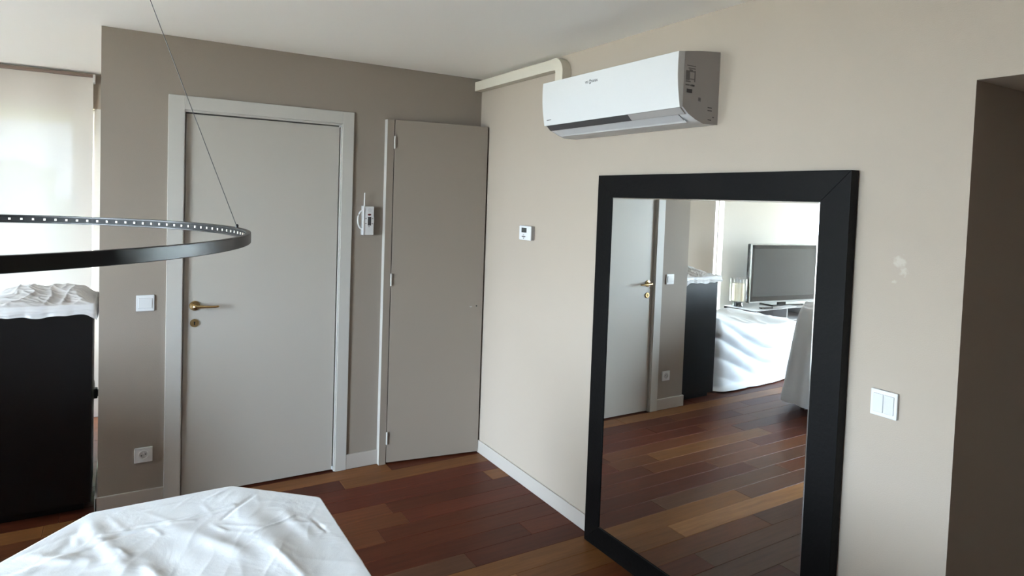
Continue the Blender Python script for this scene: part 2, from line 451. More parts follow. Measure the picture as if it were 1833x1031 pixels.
# ------------------------------------------------------------------ door
def door():
    d = empty('door_1', (-1.31, 0, 0)); struct(d, 'flush pale grey interior door with brass lever in a white casing', 'door')
    inv = Matrix.Translation((1.31, 0, 0))
    def add(name, bm, m, par=d):
        o = done(name, bm, m, par, True); 
        if par is d: o.matrix_parent_inverse = inv
        return o
    add('casing', box(bmesh.new(), -1.7806, -1.7074, -.014, .004, 0, 2.09, bev=.0015), 'casing_paint')
    add('casing', box(bmesh.new(), -.8963, -.8325, -.014, .004, 0, 2.09, bev=.0015), 'casing_paint')
    add('casing_head', box(bmesh.new(), -1.7074, -.8963, -.014, .004, 2.0212, 2.09, bev=.0015), 'casing_paint')
    add('jamb', box(bmesh.new(), -.9025, -.889, -.006, .085, 0, 2.021, bev=.001), 'casing_paint')
    add('jamb', box(bmesh.new(), -1.7145, -1.7025, -.006, .085, 0, 2.021, bev=.001), 'casing_paint')
    add('jamb_head', box(bmesh.new(), -1.7025, -.9025, -.006, .085, 2.010, 2.021, bev=.001), 'casing_paint')
    leaf = add('door_leaf', box(bmesh.new(), -1.6985, -.9085, .012, .052, .007, 2.0045, bev=.002), 'door_paint')
    def sub(name, bm, m, lab=None):
        o = done(name, bm, m, leaf, True)
        if lab: o['label'] = lab
        return o
    b = bmesh.new(); hx, hz, y = -1.647, 1.012, .012
    lathe(b, [(.026, 0), (.026, -.004), (.024, -.008), (.012, -.010), (.0105, -.040), (.0105, -.050), (.004, -.054), (0, -.054)], (hx, y, hz), 'y', 28)
    tube(b, [(hx - .006, y - .045, hz), (hx + .02, y - .047, hz - .0005), (hx + .06, y - .049, hz - .003), (hx + .095, y - .049, hz - .003), (hx + .107, y - .047, hz - .002), (hx + .112, y - .043, hz - .002)],
         [(.008, .008), (.0085, .008), (.0065, .007), (.006, .006), (.0055, .0055), (.003, .003)], 12)
    sub('door_handle', b, 'brass', 'brass lever handle')
    b = bmesh.new(); lathe(b, [(.0215, 0), (.0215, -.004), (.019, -.007), (0, -.007)], (hx, y, .921), 'y', 28)
    sub('keyhole_rosette', b, 'brass', 'round brass keyhole rosette')
    b = bmesh.new(); lathe(b, [(.0042, -.0068), (.0042, -.0078), (0, -.0078)], (hx, y, .925), 'y', 14)
    box(b, hx - .0026, hx + .0026, y - .0078, y - .0068, .911, .925)
    sub('keyhole', b, 'shadow_black')
    b = bmesh.new(); lathe(b, [(.0065, 0), (.0065, .02), (0, .02)], (-.9065, .008, 2.000), 'z', 14)
    sub('hinge_pin', b, 'light_grey_plastic')
    b = bmesh.new(); lathe(b, [(.0065, 0), (.0065, .02), (0, .02)], (-.9065, .008, .010), 'z', 14)
    sub('hinge_pin', b, 'light_grey_plastic')
door()

# ------------------------------------------------------------------ cupboard door beside the corner
def cupboard():
    d = empty('door_2', (-.62, 0, 0)); struct(d, 'narrow taupe cupboard door standing slightly ajar in the corner', 'door')
    inv = Matrix.Translation((.62, 0, 0))
    def add(name, bm, m, par=d):
        o = done(name, bm, m, par, True)
        if par is d: o.matrix_parent_inverse = inv
        return o
    add('frame_post', box(bmesh.new(), -.6406, -.5985, -.041, 0, 0, 2.07, bev=.001), 'cupboard_paint')
    o = add('post_side_light', box(bmesh.new(), -.6418, -.6407, -.0405, 0, .001, 2.069), 'casing_paint'); o['label'] = 'pale strip painted for the light on the cupboard post side'  # light on the post's left side, put into the colour of a thin strip
    add('frame_head', box(bmesh.new(), -.5985, -.02, -.016, 0, 2.04, 2.068, bev=.001), 'cupboard_paint')
    # leaf swings out from the hinge line
    hx, hy = -.5945, -.041
    leaf = add('door_leaf', box(bmesh.new(), 0, .588, 0, .020, .010, 2.070, bev=.001), 'cupboard_paint')
    leaf.matrix_parent_inverse = Matrix.Identity(4)
    leaf.location = (hx + .62, hy, 0); leaf.rotation_euler = (0, 0, -math.asin(.080 / .588))
    for z0, z1 in ((1.900, 1.973), (1.083, 1.156), (.124, .199)):
        b = bmesh.new(); lathe(b, [(0, z0), (.0058, z0), (.0058, z1), (0, z1)], (hx - .0015, hy - .006, 0), 'z', 12)
        o = add('hinge', b, 'casing_paint'); o['label'] = 'pale hinge knuckle'
    b = bmesh.new(); lathe(b, [(.0045, 0), (.0045, -.0012), (0, -.0012)], (.548, 0, .945), 'y', 14)
    add('keyhole', b, 'shadow_black', leaf)
    b = bmesh.new(); box(b, .500, .520, -.0006, 0, .9415, .9425); box(b, .508, .514, -.0006, 0, .939, .9405)
    add('scratch', b, 'light_grey_plastic', leaf)
cupboard()

# ------------------------------------------------------------------ windows, blind, outdoors
def windows():
    w = empty('window_1', (-2.9, YW, 0)); struct(w, 'tall bright window behind the roller blind at far left', 'window')
    inv = Matrix.Translation((2.9, -YW, 0))
    def part(name, m, *a, bev=.003):
        o = bx(name, m, w, *a, bev=bev); o.matrix_parent_inverse = inv; return o
    y0, y1 = YW + .08, YW + .15
    part('stile', 'frame_white', -2.265, -2.141, y0, y1, .0, 2.143)
    part('stile', 'frame_white', -3.72, -3.60, y0, y1, .0, 2.143)
    part('mullion', 'frame_white', -2.99, -2.89, y0, y1, .0, 2.143)
    part('rail', 'frame_white', -3.6, -2.265, y0, y1, 2.13, 2.143)
    part('rail', 'frame_white', -3.6, -2.265, y0, y1, .0, .10)
    part('pane', 'window_glass', -2.89, -2.265, y0 + .03, y0 + .036, .10, 2.13, bev=0)
    part('pane', 'window_glass', -3.60, -2.99, y0 + .03, y0 + .036, .10, 2.13, bev=0)
    w = empty('window_2', (-4.325, YW, 0)); struct(w, 'narrow floor-to-ceiling window slit left of the television in the mirror', 'window')
    inv = Matrix.Translation((4.325, -YW, 0))
    part('stile', 'frame_white', -4.262, -4.25, y0, y1, .08, 2.33)
    part('stile', 'frame_white', -4.40, -4.388, y0, y1, .08, 2.33)
    part('pane', 'window_glass', -4.388, -4.262, y0 + .03, y0 + .036, .08, 2.33, bev=0)
    w = empty('window_3', (XW, .175, 0)); struct(w, 'window in the far left wall lighting the room', 'window')
    inv = Matrix.Translation((-XW, -.175, 0))
    n3 = 2; step = (W3B - W3A) / n3
    for i in range(n3 + 1):
        yc = min(max(W3A + step * i - .035, W3A), W3B - .07); part('stile', 'frame_white', XW - .12, XW - .06, yc, yc + .07, .06, 2.02)
    part('rail', 'frame_white', XW - .12, XW - .06, W3A, W3B, .06, .12); part('rail', 'frame_white', XW - .12, XW - .06, W3A, W3B, 1.96, 2.02)
    for i in range(n3): part('pane', 'window_glass', XW - .095, XW - .089, W3A + step * i + .03, W3A + step * (i + 1) - .03, .12, 1.96, bev=0)
    w = empty('window_4', (XN, -2.45, 0)); struct(w, 'tall window in the nearer left wall beside the table', 'window')
    inv = Matrix.Translation((-XN, 2.45, 0))
    for yc in (W4A, (W4A + W4B) / 2 - .03, W4B - .06): part('stile', 'frame_white', XN - .12, XN - .06, yc, yc + .06, .04, 2.2)
    part('rail', 'frame_white', XN - .12, XN - .06, W4A, W4B, .04, .10); part('rail', 'frame_white', XN - .12, XN - .06, W4A, W4B, 2.14, 2.2)
    for ya, yb in ((W4A + .06, (W4A + W4B) / 2 - .03), ((W4A + W4B) / 2 + .03, W4B - .06)): part('pane', 'window_glass', XN - .095, XN - .089, ya, yb, .10, 2.14, bev=0)
    # roller blind
    r = empty('roller_blind', (-2.9, YW - .04, 0)); tag(r, 'beige translucent roller blind pulled down over the bright window', 'blind')
    inv = Matrix.Translation((2.9, -YW + .04, 0))
    b = bmesh.new()
    n = 40
    vs = [[b.verts.new((-2.146 - 1.58 * i / n, YW - .035 + .004 * sin(i * .7) + .003 * sin(j * .45 + i * .1), 2.352 - 2.0 * j / 30)) for j in range(31)] for i in range(n + 1)]
    for i in range(n):
        for j in range(30): b.faces.new((vs[i][j], vs[i][j + 1], vs[i + 1][j + 1], vs[i + 1][j]))
    o = done('fabric', b, 'blind_fabric', r, True); o.matrix_parent_inverse = inv
    o = bx('headrail', 'headrail_shadow_brown', r, -3.73, -2.150, YW - .07, YW - .012, 2.350, 2.368, bev=.003); o.matrix_parent_inverse = inv  # rail coloured brown to draw the shadow line under the ceiling
    o = bx('bracket', 'frame_white', r, -2.148, -2.134, YW - .075, YW, 2.312, 2.368, bev=.003); o.matrix_parent_inverse = inv
    o = bx('bottom_bar', 'frame_white', r, -3.726, -2.146, YW - .045, YW - .025, .335, .355, bev=.004); o.matrix_parent_inverse = inv
    # outdoors
    b = bmesh.new(); box(b, -30, 12, YW + .22, 30, -.25, -.12); box(b, -30, XW - .2, -25, YW + .22, -.25, -.12); box(b, XW - .2, XN - .2, -25, -1.25, -.25, -.12)
    tag(done('terrace', b, 'terrace'), 'pale paved terrace outside the windows', 'terrace', kind='structure')
    a = empty('awning', (-2.9, YW + .22, 2.2)); tag(a, 'yellow-green awning edge showing through the top of the blind', 'awning')
    o = bx('valance', 'awning_yellow', a, -4.0, -1.5, YW + .50, YW + .53, 2.075, 2.22, bev=.004); o.matrix_parent_inverse = Matrix.Translation((2.9, -YW - .22, -2.2))
    o = bx('arm', 'frame_white', a, -2.92, -2.88, YW + .22, YW + .50, 2.19, 2.22); o.matrix_parent_inverse = Matrix.Translation((2.9, -YW - .22, -2.2))
    rnd = random.Random(4)
    for i, (x, y, s, lab) in enumerate(((-3.6, 7.5, 1.15, 'rounded pale green shrub outside, right one behind the blind'), (-6.9, 8.8, 1.3, 'broad pale green shrub outside, left one behind the blind'))):
        b = bmesh.new(); bmesh.ops.create_icosphere(b, subdivisions=4, radius=1)
        for v in b.verts:
            k = 1 + .22 * noise.noise(v.co * 2.3 + Vector((i * 9, 0, 0))) + .1 * noise.noise(v.co * 7)
            v.co = Vector((x + v.co.x * s * k, y + v.co.y * s * k, -.12 + max(0, (v.co.z + .8)) * s * k))
        tag(done('shrub', b, 'leaf_green', None, True), lab, 'shrub', 'shrubs on the terrace')
windows()

# ------------------------------------------------------------------ air conditioner, pipe cover
def air_conditioner():
    ya, yb = -1.040, -1.947       # left end, right end
    r = empty('air_conditioner', (0, -1.49, 1.935)); tag(r, 'white wall-mounted split air conditioner above the mirror', 'air conditioner')
    inv = Matrix.Translation((0, 1.49, -1.935))
    def add(name, bm, m, sm=True, par=None):
        o = done(name, bm, m, par or r, sm)
        if par is None: o.matrix_parent_inverse = inv
        return o
    # casing cross-section in (x, z)
    body = [(0, 1.937), (0, 2.217), (-.10, 2.208), (-.188, 2.195), (-.190, 1.990), (-.160, 1.966), (-.120, 1.948), (-.077, 1.9355)]
    add('housing', prism(bmesh.new(), body, 'y', yb, ya, bev=.004), 'light_grey_plastic')
    caps = []
    for y0, y1 in ((yb - .0012, yb), (ya, ya + .0012)):
        caps.append(add('end_cap', prism(bmesh.new(), body, 'y', y0, y1), 'grey_plastic'))
    # convex glossy front panel
    front = []
    for i in range(13):
        t = i / 12
        front.append((-.219 + .0 * t - .004 * sin(pi * t) + .016 * t * t, 2.192 - (2.192 - 1.986) * t))
    pan = front + [(-.188, 1.988), (-.186, 2.196)]
    panel = add('front_panel', prism(bmesh.new(), pan, 'y', yb + .001, ya - .001, bev=.002), 'white_gloss')
    # dark air slot, louvre, chin
    add('air_slot', prism(bmesh.new(), [(-.196, 1.9865), (-.188, 1.9875), (-.165, 1.9655), (-.172, 1.9645)], 'y', yb + .30, ya - .012), 'dark_print')
    add('air_slot_grey', prism(bmesh.new(), [(-.196, 1.9865), (-.188, 1.9875), (-.165, 1.9655), (-.172, 1.9645)], 'y', yb + .006, yb + .30), 'grey_plastic')  # right part of the same slot, in plain grey
    add('louvre', prism(bmesh.new(), [(-.192, 1.983), (-.188, 1.985), (-.128, 1.9475), (-.132, 1.9445)], 'y', yb + .045, ya - .045, bev=.0008), 'louvre_grey')
    add('louvre_lip', prism(bmesh.new(), [(-.134, 1.9475), (-.130, 1.9485), (-.121, 1.9425), (-.124, 1.9400)], 'y', yb + .040, ya - .040), 'white_gloss')
    # maker's mark on the front panel: three letters, a double chevron, four letters
    def face_x(z):
        t = (2.192 - z) / (2.192 - 1.986); return -.219 - .004 * sin(pi * t) + .016 * t * t
    def letters(txt, y, z, size, m='grey_print'):
        cu = bpy.data.curves.new('txt', 'FONT'); cu.body = txt; cu.size = size; cu.extrude = .0002; cu.align_x = 'CENTER'; cu.align_y = 'CENTER'
        t = bpy.data.objects.new('txt', cu); COL.objects.link(t)
        dg = bpy.context.evaluated_depsgraph_get(); me = bpy.data.meshes.new_from_object(t.evaluated_get(dg))
        bpy.data.objects.remove(t)
        me.transform(Matrix(((0, 0, -1, 0), (-1, 0, 0, 0), (0, 1, 0, 0), (0, 0, 0, 1))))
        me.transform(Matrix.Translation((face_x(z) - .0006, y, z)))
        me.materials.clear()
        o = link('lettering', me, m, panel)
        return o
    yc, zc = -1.418, 2.150
    letters('VIE', yc + .0255, zc, .016); letters('MANN', yc - .029, zc, .016)
    b = bmesh.new()
    for s in (1, -1):
        p = [(yc + .009, zc + s * .002), (yc, zc + s * .011), (yc - .009, zc + s * .002), (yc - .006, zc + s * .002), (yc, zc + s * .0075), (yc + .006, zc + s * .002)]
        prism(b, p, 'x', face_x(zc) - .0012, face_x(zc))
    add('logo', b, 'grey_print', False, panel)
    b = bmesh.new()
    for i in range(5): box(b, face_x(2.012) - .0008, face_x(2.012), ya - .030 - i * .0075 - .006, ya - .030 - i * .0075, 2.010, 2.014)
    add('small_print', b, 'grey_print', False, panel)
    # rating label and vents printed on the right end: rectangles (x, z)
    b = bmesh.new()
    def pr_(x0, x1, z0, z1, bm): box(bm, x0, x1, yb - .0019, yb - .0010, z0, z1)
    for q in ((-.176, -.130, 2.143, 2.146), (-.168, -.132, 2.133, 2.137), (-.163, -.146, 2.125, 2.131), (-.180, -.160, 2.090, 2.126), (-.136, -.131, 2.086, 2.128),
              (-.160, -.136, 2.122, 2.126), (-.180, -.155, 2.083, 2.088), (-.158, -.136, 2.094, 2.097), (-.180, -.160, 2.070, 2.075), (-.157, -.150, 2.069, 2.075)): pr_(*q, b)
    o = add('rating_label', b, 'grey_print', False, caps[0]); o['kind'] = 'stuff'
    for q in ((-.150, -.134, 2.069, 2.076), (-.173, -.145, 2.044, 2.058), (-.110, -.098, 2.018, 2.021), (-.110, -.098, 2.023, 2.026), (-.110, -.098, 2.028, 2.031),
              (-.058, -.035, 1.986, 1.9895), (-.058, -.035, 1.997, 2.0005), (-.055, -.036, 1.951, 1.954), (-.030, -.022, 1.962, 1.966)):
        b = bmesh.new(); pr_(*q, b); add('dark_marking', b, 'dark_print', False, caps[0])
air_conditioner()

def pipe_cover():
    r = empty('pipe_cover', (0, -.45, 2.30)); tag(r, 'cream pipe cover under the ceiling bending down into the air conditioner', 'pipe cover')
    inv = Matrix.Translation((0, .45, -2.30))
    o = done('straight_cover', box(bmesh.new(), -.053, 0, -.865, 0, 2.303, 2.361, bev=.003), 'duct_cream', r, True); o.matrix_parent_inverse = inv
    # elbow: quarter ring in the wall plane then short drop and turn into the unit
    b = bmesh.new(); pts = []
    cy, cz, ro = -.890, 2.286, .078
    outer = [(-.865, 2.364)] + [(cy - ro * sin(a), cz + ro * cos(a)) for a in [radians(x) for x in range(0, 91, 10)]] + [(cy - ro, 2.20)]
    inner = [(-.902, 2.20), (-.902, 2.294), (-.896, 2.300), (-.865, 2.300)]
    prism(b, outer + inner, 'x', -.056, 0, bev=.003)
    o = done('elbow', b, 'duct_cream', r, True); o.matrix_parent_inverse = inv
    b = bmesh.new(); box(b, -.053, 0, -.966, -.904, 2.04, 2.21, bev=.003); box(b, -.053, -.002, -1.035, -.904, 2.02, 2.078, bev=.003)
    o = done('drop_cover', b, 'duct_cream', r, True); o.matrix_parent_inverse = inv
pipe_cover()

# ------------------------------------------------------------------ small wall fittings
def fittings():
    # local frame: x along the wall, y out of the wall (negative = into the room), z up; root placed on the wall
    def root(name, label, cat, loc, rz):
        o = empty(name, loc, rz); return tag(o, label, cat)
    def plate(par, w=.080, h=.080, t=.009):
        return bx('plate', 'white_plastic', par, -w / 2, w / 2, -t, 0, -h / 2, h / 2, bev=.0025)
    # single rocker switch, back wall
    s = root('light_switch', 'single white rocker switch left of the door', 'light switch', (-1.872, 0, 1.040), 0)
    plate(s)
    b = bmesh.new(); box(b, -.030, .030, -.0125, -.008, -.024, .026, bev=.002); done('rocker', b, 'white_gloss', s, True)
    b = bmesh.new(); box(b, -.033, .033, -.0098, -.008, -.030, -.026, bev=.0008); done('frame_step', b, 'white_plastic', s, True)
    # double rocker switch, right wall (turned so that -y local points to -x world)
    s = root('light_switch', 'double white rocker switch between the mirror and the passage', 'light switch', (0, -2.650, 1.0435), radians(-90))
    plate(s, t=.011)
    for x0, x1 in ((-.031, -.0006), (.0006, .031)):
        b = bmesh.new(); box(b, x0, x1, -.0145, -.009, -.028, .028, bev=.002); done('rocker', b, 'white_gloss', s, True)
    # socket
    s = root('wall_socket', 'white round-pin wall socket low beside the door', 'socket', (-1.872, 0, .268), 0)
    plate(s, .080, .076, .010)
    b = bmesh.new(); lathe(b, [(.0225, -.009), (.0225, -.0125), (.0195, -.0125), (.0185, -.0102), (0, -.0102)], (0, 0, .001), 'y', 32)
    done('well_rim', b, 'white_gloss', s, True)
    b = bmesh.new(); lathe(b, [(.0182, -.0101), (.0182, -.0106), (0, -.0106)], (0, 0, .001), 'y', 28); done('well', b, 'louvre_grey', s, True)  # flat grey disc, the hollow's shade is put into its colour
    b = bmesh.new()
    for x, z in ((-.0095, -.002), (.0095, .004)): lathe(b, [(.0030, -.0105), (.0030, -.0112), (0, -.0112)], (x, 0, z), 'y', 12)
    done('pin_holes', b, 'shadow_black', s)
    b = bmesh.new(); lathe(b, [(.0026, -.0105), (.0026, -.017), (0, -.0178)], (0, 0, .010), 'y', 12); done('earth_pin', b, 'light_grey_plastic', s, True)
    # thermostat on the right wall
    t = root('thermostat', 'white room thermostat with small dark display', 'thermostat', (0, -.6225, 1.437), radians(-90))
    bx('housing', 'grey_plastic', t, -.058, .058, -.022, 0, -.039, .039, bev=.004)
    bx('cover', 'white_plastic', t, -.061, .061, -.031, -.020, -.0405, .0405, bev=.005)
    bx('display', 'lcd', t, -.034, .019, -.0316, -.0306, .002, .029)
    b = bmesh.new(); prism(b, [(-.020, -.009), (-.012, -.013), (-.004, -.009)], 'y', -.0318, -.0306); done('up_button', b, 'grey_print', t)
    b = bmesh.new(); lathe(b, [(.0001, -.0306), (.0045, -.0306), (.0045, -.0322), (.0001, -.0322)], (-.010, 0, -.0205), 'y', 18)
    for v in b.verts: v.co.x = -.010 + (v.co.x + .010) * 4.6
    done('rocker_button', b, 'grey_print', t)
    b = bmesh.new(); lathe(b, [(.004, -.0306), (.004, -.0318), (0, -.0318)], (-.009, 0, -.0305), 'y', 14); done('down_button', b, 'grey_print', t)
    # handset on the back wall
    p = root('wall_handset', 'slim white wall handset with antenna between door and cupboard', 'handset', (-.738, 0, 1.386), 0)
    bx('body', 'white_plastic', p, -.030, .030, -.036, 0, 0, .167, bev=.004)
    bx('side_rail', 'white_gloss', p, -.036, -.029, -.040, 0, -.001, .170, bev=.002)
    b = bmesh.new(); tube(b, [(-.027, -.026, .16), (-.0265, -.026, .20), (-.026, -.026, .246)], [.0046, .0036, .0028], 10); done('antenna', b, 'white_gloss', p, True)
    b = bmesh.new(); tube(b, [(-.034 - .028 * sin(pi * i / 14), -.020, .088 + .054 * cos(pi * i / 14)) for i in range(15)], .0045, 10); done('hook', b, 'white_gloss', p, True)
    b = bmesh.new(); lathe(b, [(.0125, -.035), (.0125, -.0368), (.0100, -.0368), (.0095, -.0362), (0, -.0362)], (.003, 0, .146), 'y', 26); done('speaker', b, 'light_grey_plastic', p, True)
    b = bmesh.new(); lathe(b, [(.0055, -.0358), (.0055, -.0368), (0, -.0368)], (.002, 0, .119), 'y', 18)
    for v in b.verts: v.co.x = .002 + (v.co.x - .002) * 1.9
    done('red_lamp', b, 'red_print', p)
    bx('display', 'dark_print', p, -.007, .013, -.0370, -.0355, .056, .107)
    for x, z in ((-.018, .097), (.021, .097), (-.018, .067), (.020, .066), (.001, .049)):
        bx('button', 'grey_print', p, x - .004, x + .004, -.0370, -.0355, z - .002, z + .002)
    b = bmesh.new(); lathe(b, [(.012, -.002), (.0125, -.02), (.010, -.032), (0, -.033)], (.030, 0, .088), 'y', 18); 
    for v in b.verts: v.co.x = .030 + (v.co.x - .030) * .35; v.co.z = .088 + (v.co.z - .088) * 2.2
    done('side_key', b, 'white_plastic', p, True)
fittings()

# ------------------------------------------------------------------ mirror
def mirror():
    Wd, h, w, t = 1.2365, 1.7485, .1011, .040
    r = empty('mirror', (-.0545, -1.2935, 0), 0); tag(r, 'large floor mirror in a wide black wooden frame leaning on the wall', 'mirror')
    yw, lean = radians(-.45), radians(.03)
    # local: X = along the wall towards the camera, Y = up, Z = out of the glass
    ax = Vector((-sin(yw), -cos(yw), 0)); bk = Vector((cos(yw), -sin(yw), 0)); up = Vector((0, 0, 1)) * cos(lean) + bk * sin(lean)
    nz = ax.cross(up)
    r.matrix_world = Matrix(((ax.x, up.x, nz.x, -.0545), (ax.y, up.y, nz.y, -1.2935), (ax.z, up.z, nz.z, .0002), (0, 0, 0, 1)))
    def member(pts):
        b = bmesh.new(); prism(b, pts, 'z', -t, 0, bev=.002); return done('frame_member', b, 'black_oak', r, True)
    member([(0, 0), (w, w), (w, h - w), (0, h)])
    member([(Wd, 0), (Wd, h), (Wd - w, h - w), (Wd - w, w)])
    member([(0, h), (w, h - w), (Wd - w, h - w), (Wd, h)])
    member([(0, 0), (Wd, 0), (Wd - w, w), (w, w)])
    e = .006
    b = bmesh.new(); box(b, w + e, Wd - w - e, w + e, h - w - e, -.010, -.004); done('mirror_glass', b, 'mirror_silver', r)
    b = bmesh.new()
    for q in (((w - .002, w - .002), (w - .002, h - w + .002), (w + e, h - w - e), (w + e, w + e)), ((Wd - w + .002, w - .002), (Wd - w - e, w + e), (Wd - w - e, h - w - e), (Wd - w + .002, h - w + .002)),
              ((w - .002, h - w + .002), (Wd - w + .002, h - w + .002), (Wd - w - e, h - w - e), (w + e, h - w - e)), ((w - .002, w - .002), (w + e, w + e), (Wd - w - e, w + e), (Wd - w + .002, w - .002))):
        cxy = [(x, y, -.0055 if i in ((0, 1) if q[0][0] < .2 and q[1][0] < .2 else (0, 3)) else -.004) for i, (x, y) in enumerate(q)]
        top = [b.verts.new((x, y, -.0042 if w + e - 1e-6 <= x <= Wd - w - e + 1e-6 and w + e - 1e-6 <= y <= h - w - e + 1e-6 else -.0056)) for x, y in q]
        b.faces.new(top)
    bmesh.ops.recalc_face_normals(b, faces=b.faces[:])
    for f in b.faces:
        if f.normal.z < 0: f.normal_flip()
    done('glass_bevel', b, 'mirror_bevel', r)
mirror()

# ------------------------------------------------------------------ pendant ring lamp
def pendant():
    c = Vector((-2.49778, -1.89676, 1.51685)); R_, hb, th = .7986, .025, .012
    r = empty('pendant_lamp', (c.x, c.y, H)); tag(r, 'large thin black ring pendant lamp with inward LED strip', 'pendant lamp')
    inv = Matrix.Translation((-c.x, -c.y, -H))
    def add(name, bm, m):
        o = done(name, bm, m, r, True); o.matrix_parent_inverse = inv; return o
    z1, z0 = c.z, c.z - hb
    b = bmesh.new(); n = 192
    prof = [(R_, z0 + .001), (R_, z1 - .001), (R_ - .001, z1), (R_ - th + .001, z1), (R_ - th, z1 - .001), (R_ - th, z1 - .004), (R_ - th + .003, z1 - .005), (R_ - th + .003, z0 + .005), (R_ - th, z0 + .004), (R_ - th, z0 + .001), (R_ - th + .001, z0), (R_ - .001, z0)]
    rings = [[b.verts.new((c.x + q * cos(2 * pi * i / n), c.y + q * sin(2 * pi * i / n), z)) for q, z in prof] for i in range(n)]
    for i in range(n):
        for k in range(len(prof)): b.faces.new((rings[i][k], rings[(i + 1) % n][k], rings[(i + 1) % n][(k + 1) % len(prof)], rings[i][(k + 1) % len(prof)]))
    bmesh.ops.recalc_face_normals(b, faces=b.faces[:])
    add('ring', b, 'black_metal')
    b = bmesh.new(); q = R_ - th + .0026
    v0 = [b.verts.new((c.x + q * cos(2 * pi * i / n), c.y + q * sin(2 * pi * i / n), z0 + .0055)) for i in range(n)]
    v1 = [b.verts.new((c.x + q * cos(2 * pi * i / n), c.y + q * sin(2 * pi * i / n), z1 - .0055)) for i in range(n)]
    for i in range(n): b.faces.new((v0[i], v1[i], v1[(i + 1) % n], v0[(i + 1) % n]))
    add('led_tape', b, 'led_channel')
    b = bmesh.new(); q = R_ - th + .0020
    N = 150
    for i in range(N):
        a = 2 * pi * i / N; s = .0032
        m_ = Matrix.Translation((c.x + q * cos(a), c.y + q * sin(a), (z0 + z1) / 2)) @ Matrix.Rotation(a, 4, 'Z')
        bb = bmesh.new(); box(bb, -.0012, .0008, -s, s, -s, s); bmesh.ops.transform(bb, matrix=m_, verts=bb.verts[:]); merge(b, bb)
    o = add('led_chips', b, 'led_chip'); o['kind'] = 'stuff'
    for a in (6.87, 126.87, 246.87):
        a = radians(a); p = Vector((c.x + (R_ - .005) * cos(a), c.y + (R_ - .005) * sin(a), z1)); k = .41
        top = Vector((c.x + (R_ * (1 - k)) * cos(a), c.y + (R_ * (1 - k)) * sin(a), H - .02))
        b = bmesh.new(); tube(b, [p, top], .0011, 8); add('suspension_wire', b, 'steel_wire')
        b = bmesh.new(); lathe(b, [(.004, 0), (.004, .006), (.002, .009), (0, .009)], (p.x, p.y, p.z), 'z', 12); add('wire_clamp', b, 'black_metal')
        b = bmesh.new(); lathe(b, [(.012, -.022), (.014, -.020), (.014, 0), (0, 0)], (top.x, top.y, H), 'z', 16); add('ceiling_anchor', b, 'black_metal')
pendant()

# ------------------------------------------------------------------ cloth helpers
def seg_dist(px, py, a, b):
    ax, ay = a; bx_, by = b; dx, dy = bx_ - ax, by - ay; L2 = dx * dx + dy * dy
    t = ((px - ax) * dx + (py - ay) * dy) / L2; tc = min(1, max(0, t))
    return hypot(px - ax - dx * tc, py - ay - dy * tc), t

def ridged(x, y, s, seed, ang=0., stretch=1.):
    ca, sa = cos(ang), sin(ang)
    u = (x * ca + y * sa) * s; v = (-x * sa + y * ca) * s * stretch
    n = noise.noise(Vector((u, v, seed)))
    return (1 - min(1, abs(n) * 2.6)) ** 2

def poly_ray(c, a, poly):
    dx, dy = cos(a), sin(a); best = 1e9
    for i in range(len(poly)):
        (x1, y1), (x2, y2) = poly[i], poly[(i + 1) % len(poly)]
        ex, ey = x2 - x1, y2 - y1; den = dx * ey - dy * ex
        if abs(den) < 1e-12: continue
        t = ((x1 - c[0]) * ey - (y1 - c[1]) * ex) / den; u = ((x1 - c[0]) * dy - (y1 - c[1]) * dx) / den
        if t > 0 and -1e-9 <= u <= 1 + 1e-9: best = min(best, t)
    return best

